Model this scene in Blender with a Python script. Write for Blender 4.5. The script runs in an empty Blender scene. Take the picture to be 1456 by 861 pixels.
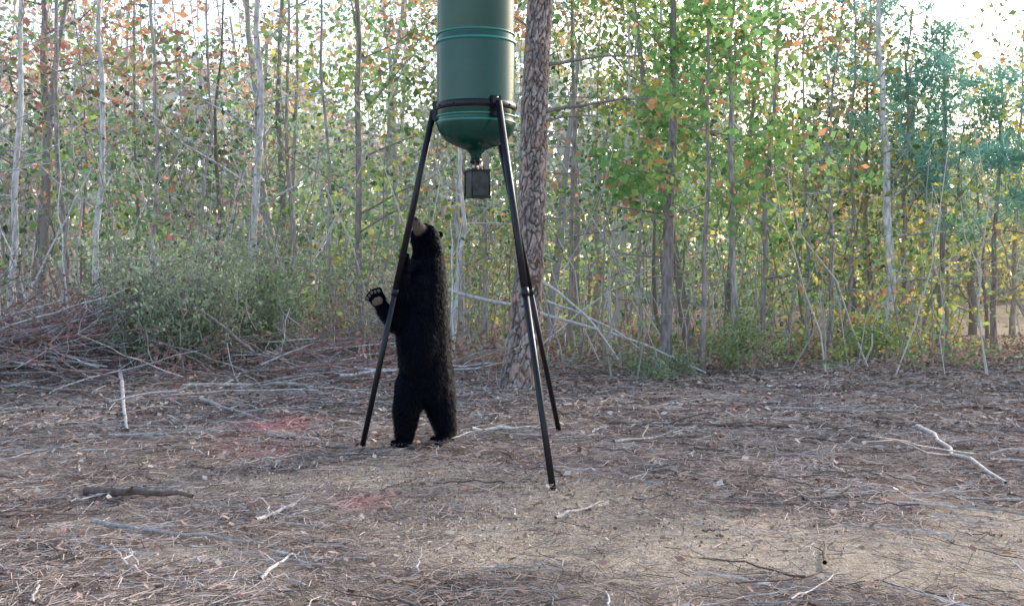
import bpy, math, numpy as np
from mathutils import Vector, Matrix
R = np.random.default_rng(7)
scene = bpy.context.scene

# ------------------------------------------------------------------ noise
TAB = np.random.default_rng(3).random((256,256))
def vn(x,y,s=0):
    x=np.asarray(x,float)+s*17.3; y=np.asarray(y,float)+s*9.1
    xi=np.floor(x).astype(int); yi=np.floor(y).astype(int)
    fx=x-xi; fy=y-yi; fx=fx*fx*(3-2*fx); fy=fy*fy*(3-2*fy)
    a=TAB[xi&255,yi&255]; b=TAB[(xi+1)&255,yi&255]; c=TAB[xi&255,(yi+1)&255]; d=TAB[(xi+1)&255,(yi+1)&255]
    return (a*(1-fx)+b*fx)*(1-fy)+(c*(1-fx)+d*fx)*fy
def fbm(x,y,s=0,o=4):
    t=0;a=.5;f=1
    for i in range(o):
        t=t+a*vn(x*f,y*f,s+i*3); a*=.5; f*=2.03
    return t
def sm(a,b,x):
    t=np.clip((x-a)/(b-a),0,1); return t*t*(3-2*t)
def H(x,y):
    x=np.asarray(x,float); y=np.asarray(y,float)
    h=0.55*sm(9,17,y)*sm(1.0,-5.0,x)
    h=h+0.10*(fbm(x*.35,y*.35,5)-.47)+0.05*(fbm(x*1.3,y*1.3,8)-.47)
    return h-0.02

# ------------------------------------------------------------------ mesh accumulator
class Acc:
    def __init__(s): s.v=[];s.f=[];s.c=[];s.m=[];s.n=0
    def add(s,v,f,c,m=0):
        v=np.asarray(v,float).reshape(-1,3); f=np.asarray(f,int).reshape(-1,4)
        c=np.asarray(c,float)
        if c.ndim==1: c=np.tile(c[:3],(len(v),1))
        s.v.append(v); s.f.append(f+s.n); s.c.append(c[:,:3]); s.m.append(np.full(len(f),m)); s.n+=len(v)
    def build(s,name,mats,smooth=None,parent=None):
        v=np.concatenate(s.v);f=np.concatenate(s.f);c=np.concatenate(s.c);m=np.concatenate(s.m)
        me=bpy.data.meshes.new(name)
        me.vertices.add(len(v)); me.vertices.foreach_set("co",v.astype(np.float32).ravel())
        me.loops.add(len(f)*4); me.loops.foreach_set("vertex_index",f.astype(np.int32).ravel())
        me.polygons.add(len(f)); me.polygons.foreach_set("loop_start",(np.arange(len(f))*4).astype(np.int32))
        me.polygons.foreach_set("material_index",m.astype(np.int32))
        if smooth is not None:
            me.polygons.foreach_set("use_smooth",np.isin(m,smooth))
        else:
            me.polygons.foreach_set("use_smooth",np.zeros(len(f),bool))
        a=me.color_attributes.new("Col",'FLOAT_COLOR','POINT')
        a.data.foreach_set("color",np.concatenate([c,np.ones((len(c),1))],1).astype(np.float32).ravel())
        me.update(calc_edges=True)
        for mt in mats: me.materials.append(mt)
        o=bpy.data.objects.new(name,me); scene.collection.objects.link(o)
        if parent: o.parent=parent
        return o
def unit(a): return a/np.maximum(np.linalg.norm(a,axis=-1,keepdims=True),1e-9)
def tube(acc,P,r,k=6,col=(.3,.25,.2),m=0):
    P=np.asarray(P,float); n=len(P); r=np.broadcast_to(np.asarray(r,float),(n,))
    T=unit(np.gradient(P,axis=0))
    ref=np.array([0.13,0.31,1.]) if abs(T[:,2]).mean()<.8 else np.array([1.,.17,.05])
    U=unit(np.cross(T,ref)); W=np.cross(T,U)
    a=np.arange(k)*2*np.pi/k
    V=P[:,None,:]+r[:,None,None]*(np.cos(a)[None,:,None]*U[:,None,:]+np.sin(a)[None,:,None]*W[:,None,:])
    i=np.arange(n-1)[:,None]*k; j=np.arange(k)[None,:]; j2=(j+1)%k
    F=np.stack([i+j,i+j2,i+k+j2,i+k+j],-1).reshape(-1,4)
    acc.add(V.reshape(-1,3),F,col,m)
def leaves(acc,C,U,V,l,w,col,m=1,rect=False):
    n=len(C); l=np.broadcast_to(l,(n,))[:,None]; w=np.broadcast_to(w,(n,))[:,None]
    if rect:
        v=np.stack([C-U*l/2-V*w/2,C+U*l/2-V*w/2,C+U*l/2+V*w/2,C-U*l/2+V*w/2],1)
    else:
        v=np.stack([C-U*l/2,C+V*w/2-U*l*.05,C+U*l/2,C-V*w/2-U*l*.05],1)
    F=np.arange(n*4).reshape(-1,4)
    acc.add(v.reshape(-1,3),F,np.repeat(np.broadcast_to(col,(n,3)),4,0),m)
def rvec(n): return unit(R.normal(size=(n,3)))
def randleaves(acc,C,l,col,wr=.6,m=1,flat=0.0):
    n=len(C); N=rvec(n); N[:,2]+=flat; N=unit(N)
    U=unit(np.cross(N,rvec(n))); V=np.cross(N,U)
    leaves(acc,C,U,V,l,l*wr,col,m)

# ------------------------------------------------------------------ materials
def mat(name):
    m=bpy.data.materials.new(name); m.use_nodes=True
    nt=m.node_tree; b=nt.nodes["Principled BSDF"]; return m,nt,b
def N(nt,t,**k):
    n=nt.nodes.new(t)
    for a,v in k.items():
        if a in n.inputs.keys(): n.inputs[a].default_value=v
        else: setattr(n,a,v)
    return n
def pmat(name,col,rough=.6,metal=0,var=.25,scale=20,bump=.1,coat=0,spec=.5):
    m,nt,b=mat(name)
    no=N(nt,"ShaderNodeTexNoise"); no.inputs["Scale"].default_value=scale; no.inputs["Detail"].default_value=6
    tc=N(nt,"ShaderNodeTexCoord"); nt.links.new(tc.outputs["Object"],no.inputs["Vector"])
    cr=N(nt,"ShaderNodeValToRGB"); cr.color_ramp.elements[0].position=.3; cr.color_ramp.elements[1].position=.7
    cr.color_ramp.elements[0].color=(*[c*(1-var) for c in col],1); cr.color_ramp.elements[1].color=(*[min(1,c*(1+var)) for c in col],1)
    nt.links.new(no.outputs["Fac"],cr.inputs["Fac"]); nt.links.new(cr.outputs["Color"],b.inputs["Base Color"])
    b.inputs["Roughness"].default_value=rough; b.inputs["Metallic"].default_value=metal
    b.inputs["Coat Weight"].default_value=coat; b.inputs["Specular IOR Level"].default_value=spec
    bp=N(nt,"ShaderNodeBump"); bp.inputs["Strength"].default_value=bump; bp.inputs["Distance"].default_value=.01
    nt.links.new(no.outputs["Fac"],bp.inputs["Height"]); nt.links.new(bp.outputs["Normal"],b.inputs["Normal"])
    return m
def attrmat(name,rough=.8,transl=0,nscale=30,nv=.35,bump=0,spec=.3,stretch=(1,1,1)):
    m,nt,b=mat(name)
    at=N(nt,"ShaderNodeAttribute",attribute_name="Col")
    src=at.outputs["Color"]
    if nscale:
        no=N(nt,"ShaderNodeTexNoise"); no.inputs["Scale"].default_value=nscale; no.inputs["Detail"].default_value=3
        tc=N(nt,"ShaderNodeTexCoord"); mp=N(nt,"ShaderNodeMapping"); mp.inputs["Scale"].default_value=stretch
        nt.links.new(tc.outputs["Object"],mp.inputs["Vector"]); nt.links.new(mp.outputs["Vector"],no.inputs["Vector"])
        mr=N(nt,"ShaderNodeMapRange"); mr.inputs["From Min"].default_value=.3; mr.inputs["From Max"].default_value=.7
        mr.inputs["To Min"].default_value=1-nv; mr.inputs["To Max"].default_value=1+nv
        nt.links.new(no.outputs["Fac"],mr.inputs["Value"])
        vm=N(nt,"ShaderNodeVectorMath",operation='SCALE'); nt.links.new(at.outputs["Color"],vm.inputs[0]); nt.links.new(mr.outputs["Result"],vm.inputs["Scale"])
        src=vm.outputs["Vector"]
    nt.links.new(src,b.inputs["Base Color"])
    b.inputs["Roughness"].default_value=rough; b.inputs["Specular IOR Level"].default_value=spec
    if bump:
        bp=N(nt,"ShaderNodeBump"); bp.inputs["Strength"].default_value=bump; bp.inputs["Distance"].default_value=.02
        nt.links.new(no.outputs["Fac"],bp.inputs["Height"]); nt.links.new(bp.outputs["Normal"],b.inputs["Normal"])
    if transl or rough>=1:
        out=nt.nodes["Material Output"]
        df=N(nt,"ShaderNodeBsdfDiffuse"); nt.links.new(src,df.inputs["Color"]); sh=df
        if transl:
            tr=N(nt,"ShaderNodeBsdfTranslucent"); nt.links.new(src,tr.inputs["Color"])
            mx=N(nt,"ShaderNodeMixShader"); mx.inputs[0].default_value=transl
            nt.links.new(df.outputs[0],mx.inputs[1]); nt.links.new(tr.outputs[0],mx.inputs[2]); sh=mx
        nt.links.new(sh.outputs[0],out.inputs["Surface"]); nt.nodes.remove(b)
    return m
M_leaf=attrmat("foliage",transl=.45,nscale=0)
M_fbark=attrmat("distant_bark",rough=1,nscale=0)
M_bark=attrmat("bark",rough=.9,nscale=25,nv=.45,bump=.5,stretch=(1,1,.25))
M_pbark=attrmat("pine_bark",rough=.9,nscale=45,nv=.4,bump=.9,stretch=(1,1,.35))
M_straw=attrmat("pine_straw",rough=1,nscale=0)
M_wood=attrmat("dead_wood",rough=.85,nscale=40,nv=.35,bump=.3)

def groundmat():
    m,nt,b=mat("forest_floor"); L=nt.links
    tc=N(nt,"ShaderNodeTexCoord")
    n2=N(nt,"ShaderNodeTexNoise",Scale=14.0,Detail=8.0,Roughness=.7); n3=N(nt,"ShaderNodeTexNoise",Scale=90.0,Detail=4.0)
    for n in (n2,n3): L.new(tc.outputs["Object"],n.inputs["Vector"])
    at=N(nt,"ShaderNodeAttribute",attribute_name="Col")
    mr=N(nt,"ShaderNodeMapRange"); mr.inputs["From Min"].default_value=.35; mr.inputs["From Max"].default_value=.65; mr.inputs["To Min"].default_value=.66; mr.inputs["To Max"].default_value=1.22
    L.new(n2.outputs["Fac"],mr.inputs["Value"])
    mr2=N(nt,"ShaderNodeMapRange"); mr2.inputs["From Min"].default_value=.35; mr2.inputs["From Max"].default_value=.65; mr2.inputs["To Min"].default_value=.72; mr2.inputs["To Max"].default_value=1.18
    L.new(n3.outputs["Fac"],mr2.inputs["Value"])
    mm=N(nt,"ShaderNodeMath",operation='MULTIPLY'); L.new(mr.outputs[0],mm.inputs[0]); L.new(mr2.outputs[0],mm.inputs[1])
    vm=N(nt,"ShaderNodeVectorMath",operation='SCALE'); L.new(at.outputs["Color"],vm.inputs[0]); L.new(mm.outputs[0],vm.inputs["Scale"])
    L.new(vm.outputs["Vector"],b.inputs["Base Color"]); b.inputs["Roughness"].default_value=.95; b.inputs["Specular IOR Level"].default_value=.1
    ad=N(nt,"ShaderNodeMath",operation='ADD'); L.new(n2.outputs["Fac"],ad.inputs[0]); L.new(n3.outputs["Fac"],ad.inputs[1])
    bp=N(nt,"ShaderNodeBump"); bp.inputs["Strength"].default_value=.9; bp.inputs["Distance"].default_value=.04
    L.new(ad.outputs[0],bp.inputs["Height"]); L.new(bp.outputs["Normal"],b.inputs["Normal"])
    return m
M_ground=groundmat()

def bare(x,y):
    a=np.exp(-((x-1.2)/1.7)**2-((y-4.8)/.8)**2)*1.1+np.exp(-((x+.3)/1.3)**2-((y-6.5)/1.2)**2)*.85+.35*np.exp(-((x)/2.2)**2-((y-5.2)/1.6)**2)
    return np.clip(a+(fbm(x*1.6,y*1.6,21)-.49)*2.0,0,1)
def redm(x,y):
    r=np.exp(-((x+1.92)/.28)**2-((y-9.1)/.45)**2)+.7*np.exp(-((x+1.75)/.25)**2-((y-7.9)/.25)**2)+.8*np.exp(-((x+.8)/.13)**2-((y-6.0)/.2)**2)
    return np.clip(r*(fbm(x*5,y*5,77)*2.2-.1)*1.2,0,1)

# ------------------------------------------------------------------ ground
def axis(lo,hi,n,far1,far2):
    c=np.linspace(lo,hi,n); st=(hi-lo)/(n-1)
    a=[];p=lo;s=st
    while p>far1: s*=1.25; p-=s; a.append(p)
    bb=[];p=hi;s=st
    while p<far2: s*=1.25; p+=s; bb.append(p)
    return np.array(a[::-1]+list(c)+bb)
gx=axis(-8,9,360,-400,400); gy=axis(2.5,20,400,-400,600)
X,Y=np.meshgrid(gx,gy)
b_=bare(X,Y)
def micro(x,y): return .045*(fbm(x*7,y*7,31)-.47)*(1-.5*bare(x,y))
Z=H(X,Y)+micro(X,Y)
ny,nx=X.shape
I=np.arange(ny-1)[:,None]*nx+np.arange(nx-1)[None,:]
F=np.stack([I,I+1,I+nx+1,I+nx],-1).reshape(-1,4)
nz=np.clip((fbm(X*.8,Y*.8,41)-.25)*1.9,0,1)[...,None]
litter=np.array([.255,.185,.16])*(1-nz)+np.array([.42,.33,.285])*nz
sand=np.array([.50,.41,.325])
col=litter*(1-b_[...,None])+sand*b_[...,None]
far=sm(11,16,Y)[...,None]; col=col*(1-far)+np.array([.34,.24,.20])*far
sunpathm=(np.exp(-((X/np.maximum(Y,1)-.43)/.05)**2)*sm(17,20,Y))[...,None]; col=col*(1-sunpathm)+np.array([.62,.48,.33])*sunpathm  # far path: its sunlight is put into the ground colour as a pale strip
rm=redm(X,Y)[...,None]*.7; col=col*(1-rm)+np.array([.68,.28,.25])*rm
A=Acc(); A.add(np.stack([X,Y,Z],-1).reshape(-1,3),F,col.reshape(-1,3),0)
A.build("ground",[M_ground],smooth=[0])

def gpts(n,d0,d1,pw=1.0,spread=.53):
    u=R.random(n); d=(d0**pw+u*(d1**pw-d0**pw))**(1/pw)
    x=(R.random(n)*2-1)*(d*spread+.8); return x,d
def straw(n,d0,d1,lmin,lmax,w0,w1,lift):
    x,y=gpts(n,d0,d1,1.3)
    keep=R.random(n)>bare(x,y)*.86; keep&=(fbm(x*2.3,y*2.3,51)+.35*R.random(n))>.52
    x=x[keep];y=y[keep];n=len(x)
    ang=fbm(x*1.1,y*1.1,61)*14+R.normal(size=n)*.9
    U=np.stack([np.cos(ang),np.sin(ang),R.normal(size=n)*.12],-1); U=unit(U)
    V=unit(np.cross(np.tile([0,0,1.],(n,1))+.5*R.normal(size=(n,3)),U))
    z=H(x,y)+micro(x,y)+R.random(n)*lift+.004
    t=R.random((n,1))**1.2
    c=np.array([.60,.49,.425])*t+np.array([.27,.195,.16])*(1-t)
    g=R.random((n,1)); c=np.where(g<.12,np.minimum(c*np.array([1.15,1.22,1.28]),.7),c); c=np.where(g>.82,c*.42,c)
    c=c*(.62+.8*fbm(x*.9,y*.9,91))[:,None]
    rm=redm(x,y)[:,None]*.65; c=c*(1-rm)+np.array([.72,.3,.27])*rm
    a=Acc(); leaves(a,np.stack([x,y,z],-1),U,V,R.uniform(lmin,lmax,n),R.uniform(w0,w1,n),c,0,rect=True)
    return a
a=straw(230000,3.2,13,.05,.17,.0022,.0042,.03); b2=straw(50000,9,21,.1,.22,.006,.010,.04)
a.v+=b2.v; a.f+=[f+a.n for f in b2.f]; a.c+=b2.c; a.m+=b2.m
a.build("pine_straw_litter",[M_straw])

n=48000; x,y=gpts(n,3.3,24,1.5)
k=(R.random(n)>bare(x,y)*.9-.03)&((y>9)|(R.random(n)<.35)); x=x[k];y=y[k];n=len(x)
C=np.stack([x,y,H(x,y)+.02+R.random(n)*.025],-1)
pal=np.array([[.40,.27,.21],[.50,.37,.29],[.28,.18,.14],[.44,.25,.20],[.60,.49,.42]])
a=Acc(); randleaves(a,C,R.uniform(.02,.055,n)*(1+y*.03),pal[R.integers(0,5,n)]*R.uniform(.55,1.15,(n,1)),wr=.65,m=0,flat=1.6)
a.build("fallen_leaves",[M_straw])

n=14000; x=-.2+R.normal(size=n)*1.3; y=6.4+R.normal(size=n)*1.2
k=y>3.5; x=x[k];y=y[k];n=len(x)
C=np.stack([x,y,H(x,y)+micro(x,y)+.006],-1)
a=Acc(); randleaves(a,C,R.uniform(.008,.024,n),np.array([.60,.47,.38])*R.uniform(.35,1.25,(n,1)),wr=.7,m=0,flat=1)
a.build("feed_crumbs",[M_straw])

# ------------------------------------------------------------------ sticks
def stickpath(p0,p1,wob,n=9,arch=0):
    p0=np.array(p0,float);p1=np.array(p1,float);t=np.linspace(0,1,n)[:,None]
    P=p0*(1-t)+p1*t; L=np.linalg.norm(p1-p0)
    w=np.cumsum(R.normal(size=(n,3))*wob*L/n,0); w-=w[-1]*t
    P+=w*np.array([1,1,.35]); P[:,2]+=(np.sin(np.pi*t)*arch)[:,0]
    return P
def gstick(acc,x0,y0,x1,y1,r,col,wob=.25,forks=2,lift=.0):
    P=stickpath((x0,y0,0),(x1,y1,0),wob); P[:,2]=H(P[:,0],P[:,1])+r*.8+.012+np.abs(R.normal(size=len(P)))*.008+lift
    n=len(P); rr=r*np.linspace(1,.45,n); tube(acc,P,rr,6,col)
    L=math.hypot(x1-x0,y1-y0)
    for _ in range(forks):
        i=R.integers(2,n-2); d=(P[i+1]-P[i]); an=math.atan2(d[1],d[0])+R.choice([-1,1])*R.uniform(.4,.9); l=L*R.uniform(.2,.45)
        e=P[i]+np.array([math.cos(an)*l,math.sin(an)*l,R.uniform(0,.35)*l])
        tube(acc,stickpath(P[i],e,.3,5),rr[i]*np.linspace(.6,.2,5),5,col)
pale=np.array([.58,.52,.485]); grey=np.array([.40,.355,.335]); dark=np.array([.15,.11,.095])
S=Acc()
x,y=gpts(2500,3.4,18,1.4)
for i in range(2500):
    L=R.uniform(.08,.5)*(1+.04*y[i]); an=R.uniform(0,np.pi)
    if bare(x[i],y[i])>.5 and R.random()<.7: continue
    c=[pale,grey,dark][R.choice(3,p=[.28,.37,.35])]*R.uniform(.75,1.1)
    gstick(S,x[i],y[i],x[i]+L*math.cos(an),y[i]+L*math.sin(an),R.uniform(.002,.0055)*(1+.03*y[i]),c,.25,R.integers(0,3),lift=R.uniform(0,.02))
S.build("scattered_twigs",[M_wood])
def onestick(x0,y0,x1,y1,r,c,forks=2,wob=.07):
    s=Acc(); gstick(s,x0,y0,x1,y1,r,c,wob,forks); s.build("fallen_stick",[M_wood],smooth=[0])
onestick(-4.1,12.0,-2.95,8.8,.024,pale,1,.015)
for q in [(-2.35,6.3,-1.7,6.1,.026,dark,1),(-1.25,5.55,-1.12,5.95,.012,pale,2),(-2.05,5.6,-1.15,5.05,.013,grey,2),
          (3.25,9.2,2.8,6.5,.02,pale,3),(.75,9.3,2.15,9.0,.02,dark,2),(.7,8.0,1.5,8.9,.014,grey,2),(-2.9,10.7,-1.9,9.2,.02,grey,2),
          (1.5,5.9,1.95,6.05,.016,dark,1),(3.0,7.2,3.6,7.4,.014,grey,2),(-3.0,8.5,-2.0,8.7,.015,grey,2),(-.3,8.6,.35,9.0,.015,pale,1),
          (-.98,4.45,-.93,4.85,.009,pale,1),(-1.0,4.85,-.6,4.75,.007,pale,0),(2.3,10.5,3.6,10.1,.018,grey,3),(4.0,10.5,5.2,11,.02,dark,2),
          (-5,10,-3.7,10.4,.02,grey,2),(-4.4,8.6,-3.8,8.4,.014,pale,2),(.2,5.5,.5,5.95,.010,grey,1),(1.25,4.6,1.35,4.95,.010,dark,2),(2.4,5.6,1.9,5.9,.009,pale,1),
          (-5.5,11.5,-4.2,11.2,.02,grey,3),(-2.4,12,-1.3,11.2,.018,pale,3),(-1.9,9.9,-1.2,9.6,.014,dark,1),(-3.3,11.5,-1.9,12.0,.02,pale,3),(1.2,10.5,2.4,11.5,.014,grey,3)]:
    onestick(*q)
cl=Acc()
for i in range(170):
    xx,yy=gpts(1,3.8,12,1.3); xx=xx[0];yy=yy[0]; r=R.uniform(.006,.018)
    P=np.array([[xx,yy,0],[xx+r*1.5,yy+r*R.uniform(-1,1),r*.5],[xx+r*3,yy,0]]); P[:,2]+=H(xx,yy)+.01
    tube(cl,P,[r*.3,r*.8,r*.3],6,[dark,grey*.8,np.array([.4,.3,.22])][R.integers(0,3)])
cl.build("bark_chips",[M_wood])

# ------------------------------------------------------------------ main pine
def voro(u,v,seed,per):
    best=np.full(u.shape,9.);sec=np.full(u.shape,9.); idv=np.zeros(u.shape)
    rg=np.random.default_rng(seed).random((64,512,3))
    ui=np.floor(u).astype(int);vi=np.floor(v).astype(int)
    for a in (-1,0,1):
        for c in (-1,0,1):
            p=rg[(ui+a)%per,(vi+c)%512]; d=np.hypot(ui+a+p[...,0]-u,vi+c+p[...,1]-v)
            up=d<best; sec=np.where(up,best,np.minimum(sec,d)); idv=np.where(up,p[...,2],idv); best=np.where(up,d,best)
    return sec-best,idv
def needles(A,c,n,l,col=(.10,.18,.09),w=.008):
    D=rvec(n); D[:,2]+=.3; D=unit(D); V=unit(np.cross(D,rvec(n)))
    ll=l*R.uniform(.7,1.1,n)
    leaves(A,c+D*ll[:,None]/2,D,V,ll,w,np.array(col)*R.uniform(.6,1.35,(n,1)),1)
def pinetrunk():
    A=Acc(); zz=np.concatenate([np.linspace(-.15,5,760),np.linspace(5.03,13,200)]); K=110
    tt=np.interp(zz,[-.2,0,.5,1.9,3.98,6,13],[.02,.05,.11,.2,.31,.4,.6])
    rr=np.interp(zz,[-.2,0,.15,.45,1.0,1.9,3.98,8,13],[.25,.22,.195,.172,.156,.147,.132,.11,.05])
    a=np.arange(K)*2*np.pi/K; AA,ZZ=np.meshgrid(a,zz)
    per=15; u=AA/(2*np.pi)*per; wob=(fbm(AA*0+np.cos(AA)*2.5,ZZ*5+np.sin(AA)*2.5,2)-.47)
    e,idv=voro(u+wob*1.6,ZZ*8+wob*3.0+np.sin(AA)*.6,5,per)
    pl=sm(.0,.30,e)**.9
    fine=fbm(np.cos(AA)*12,ZZ*30+np.sin(AA)*12,9)-.47
    rad=rr[:,None]*(1+.05*np.sin(AA*3+1)*np.exp(-ZZ*2.5))+.017*pl-.010+.008*(idv-.5)+.010*fine
    x=.0+tt[:,None]+rad*np.cos(AA)+.02*np.sin(ZZ*1.3); y=12.5+rad*np.sin(AA)
    c=np.array([.085,.06,.052])*(1-pl[...,None])+(np.array([.39,.315,.285])*(.6+.65*idv[...,None]))*pl[...,None]
    c=c*(1+1.2*fine[...,None]); red=sm(.70,.9,idv)[...,None]; c=c*(1-red*.55)+np.array([.37,.21,.16])*red*.55
    i=np.arange(len(zz)-1)[:,None]*K; j=np.arange(K)[None,:]
    F=np.stack([i+j,i+(j+1)%K,i+K+(j+1)%K,i+K+j],-1)
    A.add(np.stack([x,y,ZZ+float(H(.07,12.5))],-1).reshape(-1,3),F,c.reshape(-1,3),0)
    g=np.array([.27,.22,.2])
    for z0,dx,dz,r,ay in [(3.45,1.05,.08,.022,-.3),(3.42,.25,.25,.012,.1),(2.95,1.2,.12,.024,-.4),(2.85,.7,.05,.014,-.2),(2.3,.75,-.04,.012,.1),(2.66,-.4,.15,.012,0),(1.75,.5,.05,.01,-.2),(3.8,-.5,.3,.014,.1),(2.55,.35,.22,.01,-.3),(1.3,.3,.1,.008,-.2)]:
        x0=np.interp(z0,[0,2,4],[.05,.2,.31]); P=stickpath((x0,12.5,z0),(x0+dx,12.5+ay,z0+dz),.16,9,arch=.05)
        tube(A,P,r*np.linspace(1,.3,9),6,g)
        for _ in range(4):
            k=R.integers(3,8); e_=P[k]+np.array([R.uniform(.05,.25)*np.sign(dx),R.uniform(-.2,.2),R.uniform(-.12,.16)]); tube(A,stickpath(P[k],e_,.3,4),r*.35*np.linspace(1,.4,4),4,g)
    for _ in range(24):
        z0=R.uniform(7,12.8); an=R.uniform(0,6.28); L=(13.5-z0)*.35+.5
        e_=np.array([.5+L*math.cos(an),12.5+L*math.sin(an),z0+L*.3]); P=stickpath((.5,12.5,z0),e_,.2,7); tube(A,P,.03*np.linspace(1,.3,7),5,g)
        for p in P[2:]:
            for q in range(4): needles(A,p+R.normal(size=3)*.18,16,.22,w=.016)
    A.build("pine_tree",[M_pbark,M_leaf],smooth=[0])
pinetrunk()

# ------------------------------------------------------------------ young trees
G=np.array([.20,.37,.13]);YG=np.array([.39,.49,.15]);YL=np.array([.76,.62,.17]);OR=np.array([.74,.37,.20]);RD=np.array([.58,.23,.20]);GG=np.array([.35,.42,.32]);BG=np.array([.19,.40,.33]);PK=np.array([.62,.46,.43]);DG=np.array([.10,.20,.11])
def pick(pal,wt,n):
    wt=np.array(wt,float); return np.array(pal)[R.choice(len(pal),size=n,p=wt/wt.sum())]
def zonecol(px,z,n):
    if px<-.20: 
        if z>3.6: return pick([OR,PK,GG,YG,RD,G],[2.6,2.8,2.4,1.6,1.3,1.2],n)
        return pick([GG,G,YG,PK,RD,DG,OR],[4,3,2,1,.7,1.8,.5],n)
    if px<.03: 
        if z>4: return pick([GG,G,YG,OR,YL,PK],[2.8,3.2,3,1.7,.9,.8],n)
        return pick([GG,G,YG,OR,YL,DG],[3,3,3.5,.7,.9,1.8],n)
    if px<.24: 
        if z>5: return pick([G,YG,OR,YL],[3.8,4,2.0,1.3],n)
        return pick([G,YG,YL,OR,DG],[4.8,4,1.2,.8,1.8],n)
    if z>3.8: return pick([OR,BG,YG,YL,RD,G],[3.0,3.4,2.2,1.3,.9,1.4],n)
    if px<.36: return pick([YG,YL,G,OR,GG,DG],[3.8,2.0,3,1.0,1.2,1.6],n)
    return pick([YG,YL,G,OR],[4,4,1.6,.8],n)
def tree(name,x,y,h,r,lean=0,dens=1.0,ls=.09,bark=None,start=.22,kind='leaf',brl=1.1):
    A=Acc(); z0=float(H(x,y))-.05
    if bark is None: bark=grey
    n=14; t=np.linspace(0,1,n)
    P=np.stack([x+lean*h*t,y+np.zeros(n),z0+h*t],-1); wob=np.cumsum(R.normal(size=(n,2)),0)*.020*h/4; P[:,:2]+=wob-wob[0]
    rad=r*(1-.75*t); rad[0]*=1.35; tube(A,P,rad,8,bark*R.uniform(.85,1.15))
    nb=int(h*2.3) if kind!='pine' else int(h*3.6)
    for i in range(nb):
        f=start+(1-start)*(i+R.random())/nb; p=np.array([np.interp(f,t,P[:,k]) for k in range(3)])
        an=R.uniform(0,6.283); L=brl*(1.15-f*.8)*R.uniform(.5,1.5)*(h/6)**.5
        e=p+np.array([math.cos(an)*L,math.sin(an)*L,L*R.uniform(.0,.9)]); B=stickpath(p,e,.3,6)
        rb=max(r*.3*(1.2-f),.006); tube(A,B,rb*np.linspace(1,.25,6),4,bark*.9)
        if kind=='pine':
            tone=R.uniform(.75,1.35)
            for q in range(int(8*dens)):
                c=B[R.integers(3,6)]+R.normal(size=3)*np.array([.17,.17,.10]); needles(A,c,12,.26,BG*tone,.017)
            continue
        treetone=R.uniform(.6,1.15)
        for q in range(R.integers(1,4)):
            s=B[R.integers(2,6)]; e2=s+rvec(1)[0]*L*.45; tube(A,stickpath(s,e2,.3,4),rb*.35,3,bark*.9)
            m=max(2,int(R.uniform(8,34)*dens)); C=s+(e2-s)*R.random((m,1))+R.normal(size=(m,3))*.2*np.array([1,1,.6])
            base=zonecol(x/y,p[2],1); col=np.where(R.random((m,1))<.8,base,zonecol(x/y,p[2],m))*R.uniform(.7,1.25,(m,1))*treetone
            if lean==0.013: 
                col=pick([G,G*1.15,YG],[3,3,2],1)*R.uniform(.7,1.3,(m,1)); oo=R.random(m)<.12; col[oo]=OR*.9
            randleaves(A,C,ls*R.uniform(.6,1.3,m),col,wr=.6,flat=.6)
    return A.build(name,[M_bark,M_leaf],smooth=[0])
palb=np.array([.62,.58,.56]); brn=np.array([.31,.255,.24])
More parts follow.
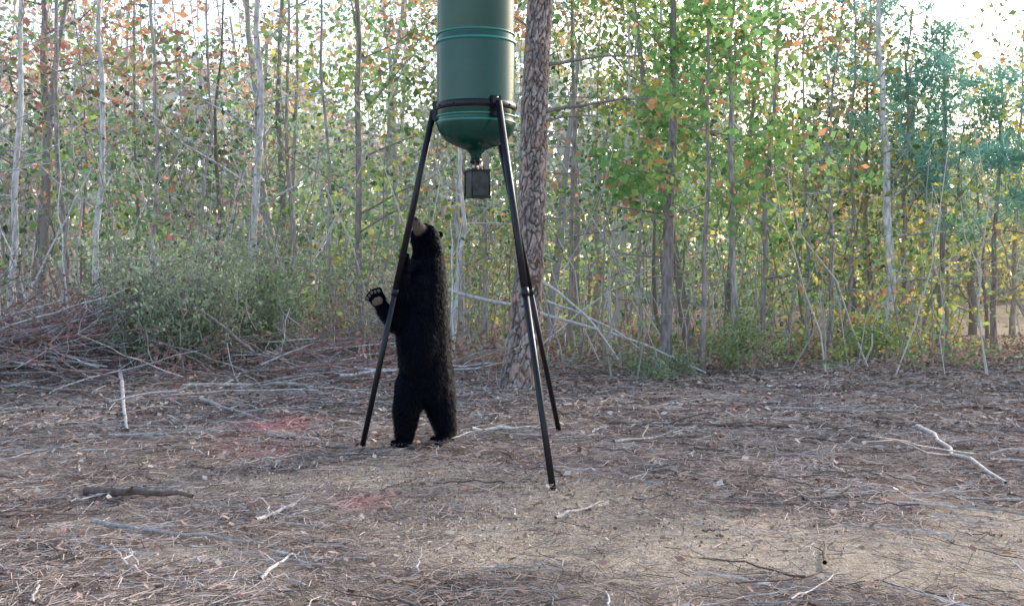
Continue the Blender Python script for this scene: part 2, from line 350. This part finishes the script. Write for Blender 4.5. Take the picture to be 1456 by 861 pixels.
spec=[
 (143,16,9,.05,.0,.4,palb,'leaf','sweetgum_tree'),(355,17,9.5,.065,.01,.4,palb,'leaf','sweetgum_tree'),(18,16,8,.055,.05,.4,palb,'leaf','sweetgum_tree'),
 (210,18,9,.04,.01,.5,grey,'leaf','maple_tree'),(95,19,10,.05,-.03,.6,grey,'leaf','maple_tree'),(60,21,12,.10,.0,.4,brn,'leaf','oak_tree'),(290,18.5,8,.03,.03,.7,grey,'leaf','maple_tree'),(420,19,9,.04,.01,.8,grey,'leaf','maple_tree'),
 (472,17,8.5,.03,-.01,.6,grey,'leaf','sweetgum_tree'),(512,18,10,.06,.0,.7,brn,'leaf','oak_tree'),(640,16,8,.035,.02,.4,palb,'leaf','sweetgum_tree'),(657,17.5,9,.045,-.01,.6,grey,'leaf','maple_tree'),(690,19,9,.05,0,.7,grey,'leaf','maple_tree'),
 (808,17,9,.04,.0,.6,brn,'leaf','oak_tree'),(870,18,8,.03,.04,.8,palb,'leaf','sweetgum_tree'),(905,17,7,.03,.0,.9,grey,'leaf','maple_tree'),
 (945,15.2,7,.085,.013,2.8,brn,'leaf','oak_tree'),(1000,14.7,6.5,.035,.013,2.8,brn,'leaf','oak_tree'),(1040,15.6,6.5,.055,.013,2.2,grey,'leaf','oak_tree'),(1085,17.5,6.5,.05,.005,.8,brn,'leaf','oak_tree'),
 (1148,19,5.8,.045,.01,.7,grey,'leaf','maple_tree'),(1180,17,5.4,.04,.0,.8,brn,'leaf','maple_tree'),(1207,19,6,.05,-.01,.7,grey,'leaf','sweetgum_tree'),(1262,18,7,.085,.0,.5,palb,'leaf','sweetgum_tree'),
 (1336,19,5.2,.06,.0,1.8,brn,'pine','young_pine_tree'),(1350,22,5,.05,.0,.6,grey,'leaf','maple_tree'),(1290,18.5,5.6,.05,.01,1.7,brn,'pine','young_pine_tree'),(1415,20,5.0,.06,.0,1.8,brn,'pine','young_pine_tree'),(1440,24,6,.06,.0,.8,grey,'leaf','maple_tree'),
 (1230,21,6.4,.06,.0,1.4,brn,'pine','young_pine_tree'),(1465,17.5,4.4,.05,.0,2,brn,'pine','young_pine_tree'),(-40,17,9,.06,.0,.6,grey,'leaf','maple_tree'),(-90,15,8,.05,.02,.6,palb,'leaf','sweetgum_tree'),(1580,20,7,.06,0,1.5,grey,'leaf','maple_tree'),(1640,17,8,.08,0,2,brn,'leaf','oak_tree'),(1760,16,9,.08,0,2,brn,'leaf','oak_tree'),(1700,19,9,.08,0,2,brn,'pine','young_pine_tree')]  # off-frame trees at far right are added to keep sun off the clearing
for (px,d,h,r,ln,de,bk,kd,nm) in spec:
    oak=(nm=='oak_tree' and ln==.013)
    tree(nm,(px-728)/1635*d,d,h,r,ln,de,ls=.13 if oak else .085,bark=bk,kind=kd,start=.27 if oak else (.42 if kd=='pine' else .15),brl=1.5 if oak else 1.3)

# ------------------------------------------------------------------ distant forest mass
def mass():
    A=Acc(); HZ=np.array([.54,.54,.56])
    for i in range(480):
        y=R.uniform(18.5,58); x=R.uniform(-.62,.75)*y; right=x/y>.2
        h=R.uniform(4,.25*y+4) if not right else R.uniform(3.0,.19*y+1.6); r=R.choice([.014,.024,.045,.10],p=[.42,.33,.16,.09])
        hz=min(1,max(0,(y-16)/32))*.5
        bk=[palb,grey,brn][R.integers(0,3)]*R.uniform(.6,1.2)*(1-hz)+HZ*hz; z0=float(H(x,y))-.1  # air haze painted into bark colour, stronger with distance
        n=7;t=np.linspace(0,1,n); P=np.stack([x+R.normal()*.10*h*t,y+0*t,z0+h*t],-1); P[1:,:2]+=np.cumsum(R.normal(size=(n-1,2))*.08,0)
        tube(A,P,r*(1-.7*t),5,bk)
        for _ in range(6):
            f=R.uniform(.15,.95); p=np.array([np.interp(f,t,P[:,k]) for k in range(3)]); e=p+np.array([R.normal()*.9,R.normal()*.8,R.uniform(.1,1)]); tube(A,stickpath(p,e,.25,4),max(r*.25,.006)*np.linspace(1,.3,4),3,bk)
    NC=8200
    y=18.5+R.random(NC)**1.2*42; br=R.uniform(-.62,.8,NC); x=br*y
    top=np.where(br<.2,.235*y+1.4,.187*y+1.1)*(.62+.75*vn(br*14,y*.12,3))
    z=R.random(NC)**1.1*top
    for i in range(NC):
        if .37<br[i]<.47 and y[i]<36 and z[i]<1.5: continue
        if .44<br[i]<.66 and 20<y[i]<36 and R.random()<.75: continue
        if vn(br[i]*16+z[i]*.15,z[i]*.6+y[i]*.13,11)<.36: continue
        m=R.integers(20,44); s=R.uniform(.25,.8); C=np.array([x[i],y[i],z[i]+.2])+R.normal(size=(m,3))*np.array([s,s,s*.5])
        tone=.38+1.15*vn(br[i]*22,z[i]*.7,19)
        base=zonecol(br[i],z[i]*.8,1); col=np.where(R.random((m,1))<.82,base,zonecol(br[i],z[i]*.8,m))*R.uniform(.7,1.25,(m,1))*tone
        hz=min(1,max(0,(y[i]-18)/45))*.46; col=col*(1-hz)+np.array([.49,.54,.53])*hz*(.7+.35*tone)  # leaf colours fade to grey-green with distance, painted haze
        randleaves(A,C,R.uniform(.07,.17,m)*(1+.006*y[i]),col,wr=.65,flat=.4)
    n=24000; y=R.uniform(62,85,n); br=R.uniform(-.75,.9,n); x=br*y
    top=np.where(br<.2,14,9.8)*(.7+.5*vn(x*.12,y*.02,6)); z=R.random(n)*top
    col=np.array([.50,.56,.54])*R.uniform(.65,1.15,(n,1));  # pale blue-grey base tone of the farthest leaves stands in for haze
    yel=(R.random(n)<.45)&(br>.2); col[yel]=np.array([.80,.70,.28])
    pk=(R.random(n)<.3)&(br<-.1); col[pk]=np.array([.66,.52,.45])
    randleaves(A,np.stack([x,y,z],-1),R.uniform(.6,1.2,n),col,wr=.8,flat=.2)
    A.build("background_forest",[M_fbark,M_leaf],smooth=[0])
mass()

A=Acc()
for i in range(460):
    y=R.uniform(13.5,24); x=R.uniform(-.6,.7)*y
    if x/y>.36 and y>17: continue
    if abs(x-.1)<.8 and y<14: continue
    h=R.uniform(.8,3.6); z0=float(H(x,y)); P=stickpath((x,y,z0),(x+R.normal()*.25*h,y+R.normal()*.2*h,z0+h),.2,6)
    bk=[palb,grey,brn][R.integers(0,3)]; tube(A,P,R.uniform(.006,.016)*np.linspace(1,.4,6),4,bk)
    for _ in range(R.integers(2,6)):
        p=P[R.integers(2,6)]; e=p+np.array([R.normal()*.3,R.normal()*.3,R.uniform(0,.4)]); tube(A,stickpath(p,e,.2,4),.004,3,bk)
        m=R.integers(3,16); C=p+(e-p)*R.random((m,1))+R.normal(size=(m,3))*.12
        randleaves(A,C,R.uniform(.05,.1,m),zonecol(x/y,1,m)*R.uniform(.7,1.3,(m,1)),flat=.8)
A.build("sapling_undergrowth",[M_fbark,M_leaf],smooth=[0])
A=Acc()
for i in range(850):
    y=R.uniform(12.8,24); x=R.uniform(-.6,.7)*y
    if y<13.5+1.5*vn(x*.6,0,4): continue
    if x/y>.38 and y>18: continue
    z0=float(H(x,y)); m=R.integers(15,42); s=R.uniform(.12,.35)
    C=np.array([x,y,z0+.1])+np.abs(R.normal(size=(m,3)))*np.array([1,1,.8])*s*np.array([R.choice([-1,1]),R.choice([-1,1]),1])
    base=pick([G,YG,GG,OR*.7,np.array([.45,.32,.26])],[2,1.8,3.6,1,4.5],1)
    randleaves(A,C,R.uniform(.04,.09,m),base*R.uniform(.55,1.3,(m,1)),flat=.8)
A.build("forest_edge_shrubs",[M_bark,M_leaf])

for q in [((-1.1,15.5,1.1),(2.4,14.2,.02),.03,palb),((.35,14.5,1.15),(1.3,14.0,.2),.02,palb),((.4,14.2,.9),(1.9,14.6,.1),.018,palb),((-.7,14.2,.4),(-.8,14.9,1.9),.015,palb),((-3.0,14,.5),(-2.5,15.5,1.7),.018,palb),((1.4,14.8,.1),(1.1,15.2,1.2),.012,grey),((-6.3,14.5,.5),(-5.4,14.8,2.6),.016,palb),((-6.0,14.5,.5),(-6.8,15,2.3),.014,palb),((-5.6,14.5,.5),(-5.9,15,3.0),.014,palb),((.2,15,.2),(2.0,15.5,1.4),.014,palb)]:
    s=Acc(); tube(s,stickpath(q[0],q[1],.1,10,arch=.1),q[2]*np.linspace(1,.4,10),7,q[3]); s.build("leaning_dead_branch",[M_wood],smooth=[0])
A=Acc()
for i in range(400):
    cx=R.choice([-6.3,-5.4,-4.2,-2.6,-1.7],p=[.34,.30,.10,.16,.10])+R.normal()*.5; cy=12.8+R.normal()*.8; z0=float(H(cx,cy))
    L=R.uniform(.4,2.0); an=R.normal()*.4+R.choice([0,3.14]); hh=abs(R.normal())*(.45 if cx<-4.8 else .2)
    e=(cx+L*math.cos(an),cy+L*math.sin(an)*.7,z0+hh+R.uniform(-.1,.4)); c=[palb*.9,grey*.8,brn*.8,np.array([.32,.18,.15])][R.choice(4,p=[.2,.3,.28,.22])]
    P=stickpath((cx,cy,z0+hh*.6),e,.22,8); P[:,2]=np.maximum(P[:,2],H(P[:,0],P[:,1])+.02)
    r=R.uniform(.004,.018); tube(A,P,r*np.linspace(1,.3,8),5,c)
    for _ in range(3):
        k=R.integers(2,8); e2=P[k]+R.normal(size=3)*.22+np.array([0,0,.08]); tube(A,stickpath(P[k],e2,.3,4),r*.35,3,c)
    if R.random()<.4:
        m=20; C=P[R.integers(4,8)]+R.normal(size=(m,3))*.14; randleaves(A,C,R.uniform(.04,.08,m),np.array([.34,.19,.17])*R.uniform(.5,1.3,(m,1)))
A.build("brush_pile",[M_bark,M_leaf],smooth=[0])
def shrub(name,cx,cy,w,h,nst,col):
    A=Acc()
    for i in range(nst):
        x0=cx+R.normal()*w*.22; y0=cy+R.normal()*.3; z0=float(H(x0,y0)); 
        e=np.array([x0+R.normal()*w*.28,y0+R.normal()*.35,z0+h*R.uniform(.4,1.1)]); P=stickpath((x0,y0,z0),e,.25,8)
        tube(A,P,.007*np.linspace(1,.3,8),4,grey*1.1)
        tone=R.uniform(.5,1.25)
        for _ in range(5):
            s=P[R.integers(2,8)]; e2=s+R.normal(size=3)*.16+np.array([0,0,.1]); tube(A,stickpath(s,e2,.2,4),.003,3,grey)
            m=24; C=s+(e2-s)*R.random((m,1))+R.normal(size=(m,3))*.06
            randleaves(A,C,R.uniform(.035,.07,m),np.array(col)*tone*R.uniform(.6,1.35,(m,1)),wr=.45)
    A.build(name,[M_bark,M_leaf],smooth=[0])
shrub("brush_shrub",-3.75,13.0,1.4,1.25,100,(.47,.53,.34))
shrub("brush_shrub",-2.95,13.8,1.1,1.0,45,(.40,.50,.28))
shrub("brush_shrub",-4.5,13.9,1.0,1.0,35,(.42,.46,.34))
shrub("brush_shrub",-1.7,15.2,1.1,1.2,35,(.52,.48,.40))
shrub("green_bush",1.75,13.9,.6,.22,10,(.32,.42,.24))
shrub("green_bush",5.6,17.5,1.0,.6,22,(.5,.62,.2))
shrub("green_bush",2.9,15.0,.9,.6,18,(.38,.48,.2))

# ------------------------------------------------------------------ game feeder
M_green=pmat("green_painted_steel",(.003,.058,.043),.2,.0,.12,6,.02,coat=0,spec=.45)
M_green2=pmat("green_band",(.03,.22,.165),.3,.0,.1,6,.03)
M_black=pmat("black_steel",(.008,.008,.013),.4,.3,.3,30,.05)
M_dk=pmat("dark_galvanised",(.045,.05,.05),.45,.6,.4,25,.1)
M_met=pmat("bright_metal",(.55,.52,.42),.35,.8,.2,25,.05)
feeder=bpy.data.objects.new("game_feeder",None); scene.collection.objects.link(feeder)
BX,BY=-.242,7.72
def lathe(name,prof,mt,k=72,parent=feeder,cx=BX,cy=BY):
    a=np.arange(k)*2*np.pi/k; p=np.array(prof)
    V=np.stack([cx+p[:,0:1]*np.cos(a),cy+p[:,0:1]*np.sin(a),np.repeat(p[:,1:2],k,1)],-1)
    i=np.arange(len(p)-1)[:,None]*k;j=np.arange(k)[None,:]
    F=np.stack([i+j,i+(j+1)%k,i+k+(j+1)%k,i+k+j],-1); A=Acc(); A.add(V.reshape(-1,3),F,(.1,.1,.1),0); return A.build(name,[mt],smooth=[0],parent=parent)
lathe("barrel",[(.028,1.93),(.03,1.97),(.042,2.005),(.065,2.028),(.11,2.045),(.16,2.066),(.2,2.09),(.235,2.125),(.255,2.16),(.2635,2.195),(.2635,2.205),(.2585,2.215),(.2585,2.24),(.262,2.25),
  (.262,2.34),(.2615,2.5),(.262,2.715),(.262,2.725),(.256,2.765),(.254,2.79),(.2585,2.82),(.2585,3.1),(.262,3.15),(.26,3.2),(.2,3.23),(.0,3.25)],M_green)
def ring(nm,R0,z,hh,th,mt): lathe(nm,[(R0-.004,z-hh),(R0+th,z-hh*.8),(R0+th*1.2,z),(R0+th,z+hh*.8),(R0-.004,z+hh)],mt)
ring("bottom_rim",.2625,2.205,.008,.005,M_green2)
ring("lower_bead",.2615,2.245,.006,.004,M_green2)
ring("upper_bead",.2615,2.735,.010,.007,M_green2)
ring("upper_bead_2",.2585,2.79,.007,.004,M_green2)
ring("leg_band",.2625,2.31,.027,.005,M_black)
ring("spout_collar",.03,1.955,.018,.008,M_black)
def rod(nm,p0,p1,r,mt,k=16,parent=feeder):
    A=Acc(); p0=np.array(p0,float);p1=np.array(p1,float); d=unit(p1-p0)
    P=[p0,p0+d*.0005,p0+(p1-p0)*.5,p1-d*.0005,p1]; tube(A,P,[r*.02,r,r,r,r*.02],k,(.1,.1,.1)); return A.build(nm,[mt],smooth=[0],parent=parent)
def box(nm,c,s,mt,rz=0,parent=feeder,bev=.004):
    import bmesh
    bm=bmesh.new(); bmesh.ops.create_cube(bm,size=1); 
    for v in bm.verts: v.co=Vector((v.co.x*s[0],v.co.y*s[1],v.co.z*s[2]))
    if bev: bmesh.ops.bevel(bm,geom=bm.edges[:],offset=bev,segments=2,affect='EDGES')
    me=bpy.data.meshes.new(nm); bm.to_mesh(me); bm.free(); me.materials.append(mt)
    o=bpy.data.objects.new(nm,me); o.location=c; o.rotation_euler=(0,0,rz)
    scene.collection.objects.link(o); o.parent=parent; return o
legs=[((-.526,7.75,2.30),(-1.057,8.0)),((-.087,7.45,2.31),(.234,6.37)),((-.122,8.0,2.30),(.374,8.87))]
for i,(t,f) in enumerate(legs):
    top=np.array(t); ft=np.array([f[0],f[1],float(H(*f))-.045]); d=ft-top
    mid=top+d*.52
    rod(f"leg_{i+1}_upper",top,mid,.0225,M_black); rod(f"leg_{i+1}_lower",mid-d*.04,ft,.0195,M_black)
    rod(f"leg_{i+1}_collar",mid-d*.012,mid+d*.008,.0245,M_black)
    rod(f"leg_{i+1}_foot",ft,ft-d*.02,.024,M_black)
    c=np.array([BX,BY,2.30]); o=unit((top-c)*np.array([1,1,0])); ang=math.atan2(o[1],o[0])
    pc=c+o*(.275); box(f"leg_{i+1}_bracket",(pc[0],pc[1],2.29),(.03,.07,.13),M_black,ang)
    for s in (-.045,.045): 
        bolt=c+o*.285+np.array([0,0,s*.9]); rod(f"leg_{i+1}_bolt",bolt,bolt+o*.014,.007,M_met,8)
for an in np.arange(0,6.28,.52):
    o=np.array([math.cos(an),math.sin(an),0]); b0=np.array([BX,BY,2.31])+o*.267; rod("band_bolt",b0,b0+o*.009,.007,M_dk,8)
rz=.45
box("control_box",(BX+.01,BY-.02,1.80),(.125,.115,.165),M_dk,rz)
box("control_box_lid",(BX+.01,BY-.02,1.888),(.142,.132,.012),M_black,rz,bev=.002)
box("control_box_base",(BX+.01,BY-.02,1.712),(.142,.132,.012),M_black,rz,bev=.002)
for sx in (-1,1):
    for sy in (-1,1):
        dx=sx*.064*math.cos(rz)-sy*.059*math.sin(rz); dy=sx*.064*math.sin(rz)+sy*.059*math.cos(rz)
        rod("cage_bar",(BX+.01+dx,BY-.02+dy,1.70),(BX+.01+dx,BY-.02+dy,1.90),.005,M_black,8)
rod("motor_shaft",(BX+.035,BY-.05,1.893),(BX+.035,BY-.05,1.945),.010,M_met)
rod("drop_tube",(BX-.005,BY,1.93),(BX-.005,BY,1.90),.022,M_met)
for a0 in (.3,2.4,4.5): rod("hanger_rod",(BX+.035*math.cos(a0),BY+.035*math.sin(a0),1.99),(BX+.01+.05*math.cos(a0),BY-.02+.05*math.sin(a0),1.89),.004,M_dk,8)

# ------------------------------------------------------------------ black bear
def sph(acc,c,r,rot=None,k=16,n=11):
    r=np.broadcast_to(np.array(r,float),(3,)); th=np.linspace(.001,np.pi-.001,n); a=np.arange(k)*2*np.pi/k
    V=np.stack([np.sin(th)[:,None]*np.cos(a),np.sin(th)[:,None]*np.sin(a),np.repeat(np.cos(th)[:,None],k,1)],-1)*r
    if rot is not None: V=V@np.array(rot).T
    V=V+np.array(c); i=np.arange(n-1)[:,None]*k;j=np.arange(k)[None,:]
    F=np.stack([i+j,i+k+j,i+k+(j+1)%k,i+(j+1)%k],-1); acc.add(V.reshape(-1,3),F,(0,0,0),0)
def chain(acc,pts):
    pts=[(np.array(p,float),r) for p,r in pts]
    for (p,r),(q,s) in zip(pts[:-1],pts[1:]):
        L=np.linalg.norm(q-p); n=max(2,int(L/.012))
        for t in np.linspace(0,1,n+1): sph(acc,p*(1-t)+q*t,r*(1-t)+s*t,k=12,n=8)
bz=float(H(-.63,8.15))
def b(x,y,z): return np.array([x,y,z+bz])
B=Acc()
chain(B,[(b(-.61,8.20,.46),.190),(b(-.62,8.17,.64),.192),(b(-.63,8.14,.84),.187),(b(-.62,8.12,1.04),.168),(b(-.607,8.12,1.18),.148),(b(-.595,8.12,1.34),.112),(b(-.606,8.10,1.46),.098)])
sph(B,b(-.66,8.05,.78),(.15,.13,.28)); sph(B,b(-.66,8.05,1.05),(.13,.12,.16))
chain(B,[(b(-.70,8.13,.44),.128),(b(-.745,8.10,.27),.098),(b(-.76,8.14,.13),.074),(b(-.765,8.15,.05),.064)])
chain(B,[(b(-.54,8.24,.44),.130),(b(-.512,8.22,.27),.108),(b(-.482,8.26,.13),.080),(b(-.475,8.27,.05),.066)])
mdir=unit(np.array([-.048,-.13,.125])); lat=unit(np.array([-mdir[1],mdir[0],0])); upv=unit(np.cross(mdir,lat)); 
if upv[2]<0: upv=-upv
hc=b(-.612,8.085,1.470)
Rm=np.stack([lat,mdir,upv],1)
sph(B,hc,(.102,.115,.098),Rm); sph(B,hc-upv*.02+lat*.045,(.055,.065,.06),Rm); sph(B,hc-upv*.02-lat*.045,(.055,.065,.06),Rm)
chain(B,[(hc+mdir*.07-upv*.012,.056),(hc+mdir*.12-upv*.018,.043),(hc+mdir*.175-upv*.02,.034)])
chain(B,[(hc+mdir*.05-upv*.055,.035),(hc+mdir*.145-upv*.05,.022)])
for s in (-1,1):
    ec=hc+upv*.076+lat*s*.070-mdir*.045; sph(B,ec,(.033,.016,.034),Rm)
chain(B,[(b(-.69,8.07,1.12),.104),(b(-.755,8.05,.99),.086),(b(-.80,8.03,.885),.072),(b(-.86,7.995,.945),.057),(b(-.91,7.965,1.0),.047)])
chain(B,[(b(-.65,8.02,1.16),.088),(b(-.72,7.99,1.10),.070),(b(-.765,7.96,1.09),.060),(b(-.755,7.935,1.19),.049),(b(-.738,7.925,1.27),.043)])
def paw(acc,c,fw,side,nrm,L,W,T):
    Rr=np.stack([side,fw,nrm],1); sph(acc,c,(W,L,T),Rr)
    out=[]
    for i,s in enumerate((-1,-.5,0,.5,1)):
        tc=c+side*W*.8*s+fw*L*(.78-.2*abs(s)); sph(acc,tc,(W*.31,L*.36,T*.8),Rr); out.append(tc)
    return out
fwL=unit(np.array([-.55,-.1,.80])); nL=unit(np.array([-.15,-.95,-.2])); sL=unit(np.cross(fwL,nL)); nL=np.cross(sL,fwL)
pcL=b(-.930,7.955,1.045); tL=paw(B,pcL,fwL,sL,nL,.072,.060,.038)
fwR=unit(np.array([-.25,-.2,.95])); nR=unit(np.array([-.7,-.6,-.1])); sR=unit(np.cross(fwR,nR)); nR=np.cross(sR,fwR)
pcR=b(-.735,7.915,1.31); tR=paw(B,pcR,fwR,sR,nR,.058,.045,.030)
up=np.array([0,0,1.])
feet=[]
for fx,fy,fd in ((-.765,8.09,(-.35,-.94,0)),(-.487,8.2,(-.55,-.84,0))):
    fd=unit(np.array(fd,float)); sd=np.cross(fd,up); g=float(H(fx,fy)+micro(np.array(fx),np.array(fy)))
    c=np.array([fx,fy,g+.03]); chain(B,[(c-fd*.02+up*.03,.05),(c+fd*.03,.042)])
    feet.append((paw(B,c+fd*.03,fd,sd,up,.085,.054,.034),fd))
sph(B,b(-.45,8.33,.52),(.03,.03,.05))
tmp=B.build("tmp",[],smooth=[0])
md=tmp.modifiers.new("r","REMESH"); md.mode='VOXEL'; md.voxel_size=.010; md.use_smooth_shade=True
sm_=tmp.modifiers.new("s","SMOOTH"); sm_.factor=.5; sm_.iterations=3
dg=bpy.context.evaluated_depsgraph_get(); me=bpy.data.meshes.new_from_object(tmp.evaluated_get(dg)); bpy.data.objects.remove(tmp)
me.name="black_bear"; nv=len(me.vertices); co=np.empty(nv*3,np.float32); me.vertices.foreach_get("co",co); co=co.reshape(-1,3).astype(float)
def bearcol(p):
    rel=p-hc; m_=rel@mdir; u_=rel@upv; l_=rel@lat
    k=sm(.09,.125,m_)*(np.abs(l_)<.08)*(np.linalg.norm(rel,axis=1)<.25)
    blk=np.array([.0026,.0030,.0066]); tan=np.array([.13,.10,.085]); 
    k=k*sm(.27,.19,np.linalg.norm(rel,axis=1)*1.0)
    k=k*(1-.55*sm(.0,.03,u_))
    return blk*(1-k[:,None])+tan*k[:,None]
for nm_ in [a_.name for a_ in me.color_attributes]: me.color_attributes.remove(me.color_attributes[nm_])
ca=me.color_attributes.new("Col",'FLOAT_COLOR','POINT'); bc=bearcol(co); ca.data.foreach_set("color",np.concatenate([bc,np.ones((nv,1))],1).astype(np.float32).ravel())
M_fur=attrmat("black_fur",rough=1,nscale=60,nv=.4,stretch=(1,1,.3))
me.materials.clear(); me.materials.append(M_fur)
bear=bpy.data.objects.new("black_bear",me); scene.collection.objects.link(bear)
me.calc_loop_triangles(); nt_=len(me.loop_triangles); tv=np.empty(nt_*3,np.int32); me.loop_triangles.foreach_get("vertices",tv); tv=tv.reshape(-1,3)
a0,a1,a2=co[tv[:,0]],co[tv[:,1]],co[tv[:,2]]; nn=np.cross(a1-a0,a2-a0); ar=np.linalg.norm(nn,axis=1); nn=unit(nn)
n=62000; ix=R.choice(nt_,n,p=ar/ar.sum()); u=R.random((n,1)); v=R.random((n,1)); fl=(u+v)>1; u=np.where(fl,1-u,u); v=np.where(fl,1-v,v)
p=a0[ix]*(1-u-v)+a1[ix]*u+a2[ix]*v; nm=nn[ix]
rel=p-hc; hd=np.linalg.norm(rel,axis=1); face=sm(.05,.11,rel@mdir)*(hd<.24)
low=sm(.10,.02,p[:,2]-bz)
pawm=np.minimum(np.linalg.norm(p-pcL,axis=1),np.linalg.norm(p-pcR,axis=1))<.08
L=R.uniform(.018,.038,n)*np.where(hd<.15,.55,1)*(1-.85*face)*(1-.7*low)*np.where(pawm,.3,1)
flow=np.array([0,0,-1.])+R.normal(size=(n,3))*.15; flow=np.where((hd<.16)[:,None],-mdir+R.normal(size=(n,3))*.2,flow)
D=unit(nm*.36+flow*.9); Vv=unit(np.cross(D,nm+R.normal(size=(n,3))*.2))
Fa=Acc(); leaves(Fa,p+D*(L/2)[:,None],D,Vv,L,.0034,bearcol(p)*R.uniform(.5,1.9,(n,1)),0)
M_hair=attrmat("bear_hair",rough=.5,nscale=0,spec=.06); Fa.build("fur",[M_hair],parent=bear)
M_nose=pmat("bear_nose",(.012,.011,.012),.3,0,.2,60,.1); M_pad=pmat("paw_pad",(.13,.085,.065),.7,0,.3,50,.2); M_eye=pmat("bear_eye",(.01,.006,.004),.08,0,.1,30,0); M_claw=pmat("bear_claw",(.03,.026,.024),.35,0,.2,60,.05)
a=Acc(); sph(a,hc+mdir*.205-upv*.012,(.021,.014,.016),Rm); a.build("nose",[M_nose],smooth=[0],parent=bear)
a=Acc()
for s in (-1,1): sph(a,hc+mdir*.088+upv*.042+lat*s*.042,.009)
a.build("eyes",[M_eye],smooth=[0],parent=bear)
a=Acc(); sph(a,pcL+nL*.030-fwL*.012,(.042,.034,.013),np.stack([sL,fwL,nL],1))
for t in tL: sph(a,t+nL*.022,(.012,.014,.010),np.stack([sL,fwL,nL],1))
for t in tR: sph(a,t+nR*.016,(.009,.012,.008),np.stack([sR,fwR,nR],1))
a.build("paw_pads",[M_pad],smooth=[0],parent=bear)
a=Acc()
def claw(t,f,nr,l): 
    P=[t+f*l*.3,t+f*l*.65+nr*.002,t+f*l+nr*.010]; tube(a,P,[.0055,.004,.0008],6,(0,0,0))
for t in tL: claw(t,fwL,nL,.045)
for t in tR: claw(t,fwR,nR,.045)
for ts,fd in feet:
    for t in ts: claw(t+up*.004,fd,-up,.055)
a.build("claws",[M_claw],smooth=[0],parent=bear)

# ------------------------------------------------------------------ light, sky, camera
az,el=math.radians(42),math.radians(26)
w=bpy.data.worlds.new("World"); scene.world=w; w.use_nodes=True; nt=w.node_tree
sk=nt.nodes.new("ShaderNodeTexSky"); sk.sky_type='NISHITA'; sk.sun_disc=False; sk.sun_elevation=el; sk.sun_rotation=az; sk.dust_density=2.4; sk.air_density=1.1
bg=nt.nodes["Background"]; bg.inputs["Strength"].default_value=.42; nt.links.new(sk.outputs[0],bg.inputs["Color"])
sd=Vector((math.sin(az)*math.cos(el),math.cos(az)*math.cos(el),math.sin(el)))
ld=bpy.data.lights.new("sun","SUN"); ld.energy=3.6; ld.angle=math.radians(.8); ld.color=(1,.94,.85)
lo=bpy.data.objects.new("sun",ld); scene.collection.objects.link(lo); lo.rotation_euler=sd.to_track_quat('Z','Y').to_euler()
cd=bpy.data.cameras.new("camera"); cam=bpy.data.objects.new("camera",cd); scene.collection.objects.link(cam)
cd.sensor_width=36; cd.lens=1635/1456*36; cd.clip_end=2000; cam.location=(0,0,1.15); cam.rotation_euler=(math.radians(90-1.07),0,0)
scene.camera=cam
scene.view_settings.view_transform='Standard'; scene.view_settings.look='None'; scene.view_settings.exposure=0
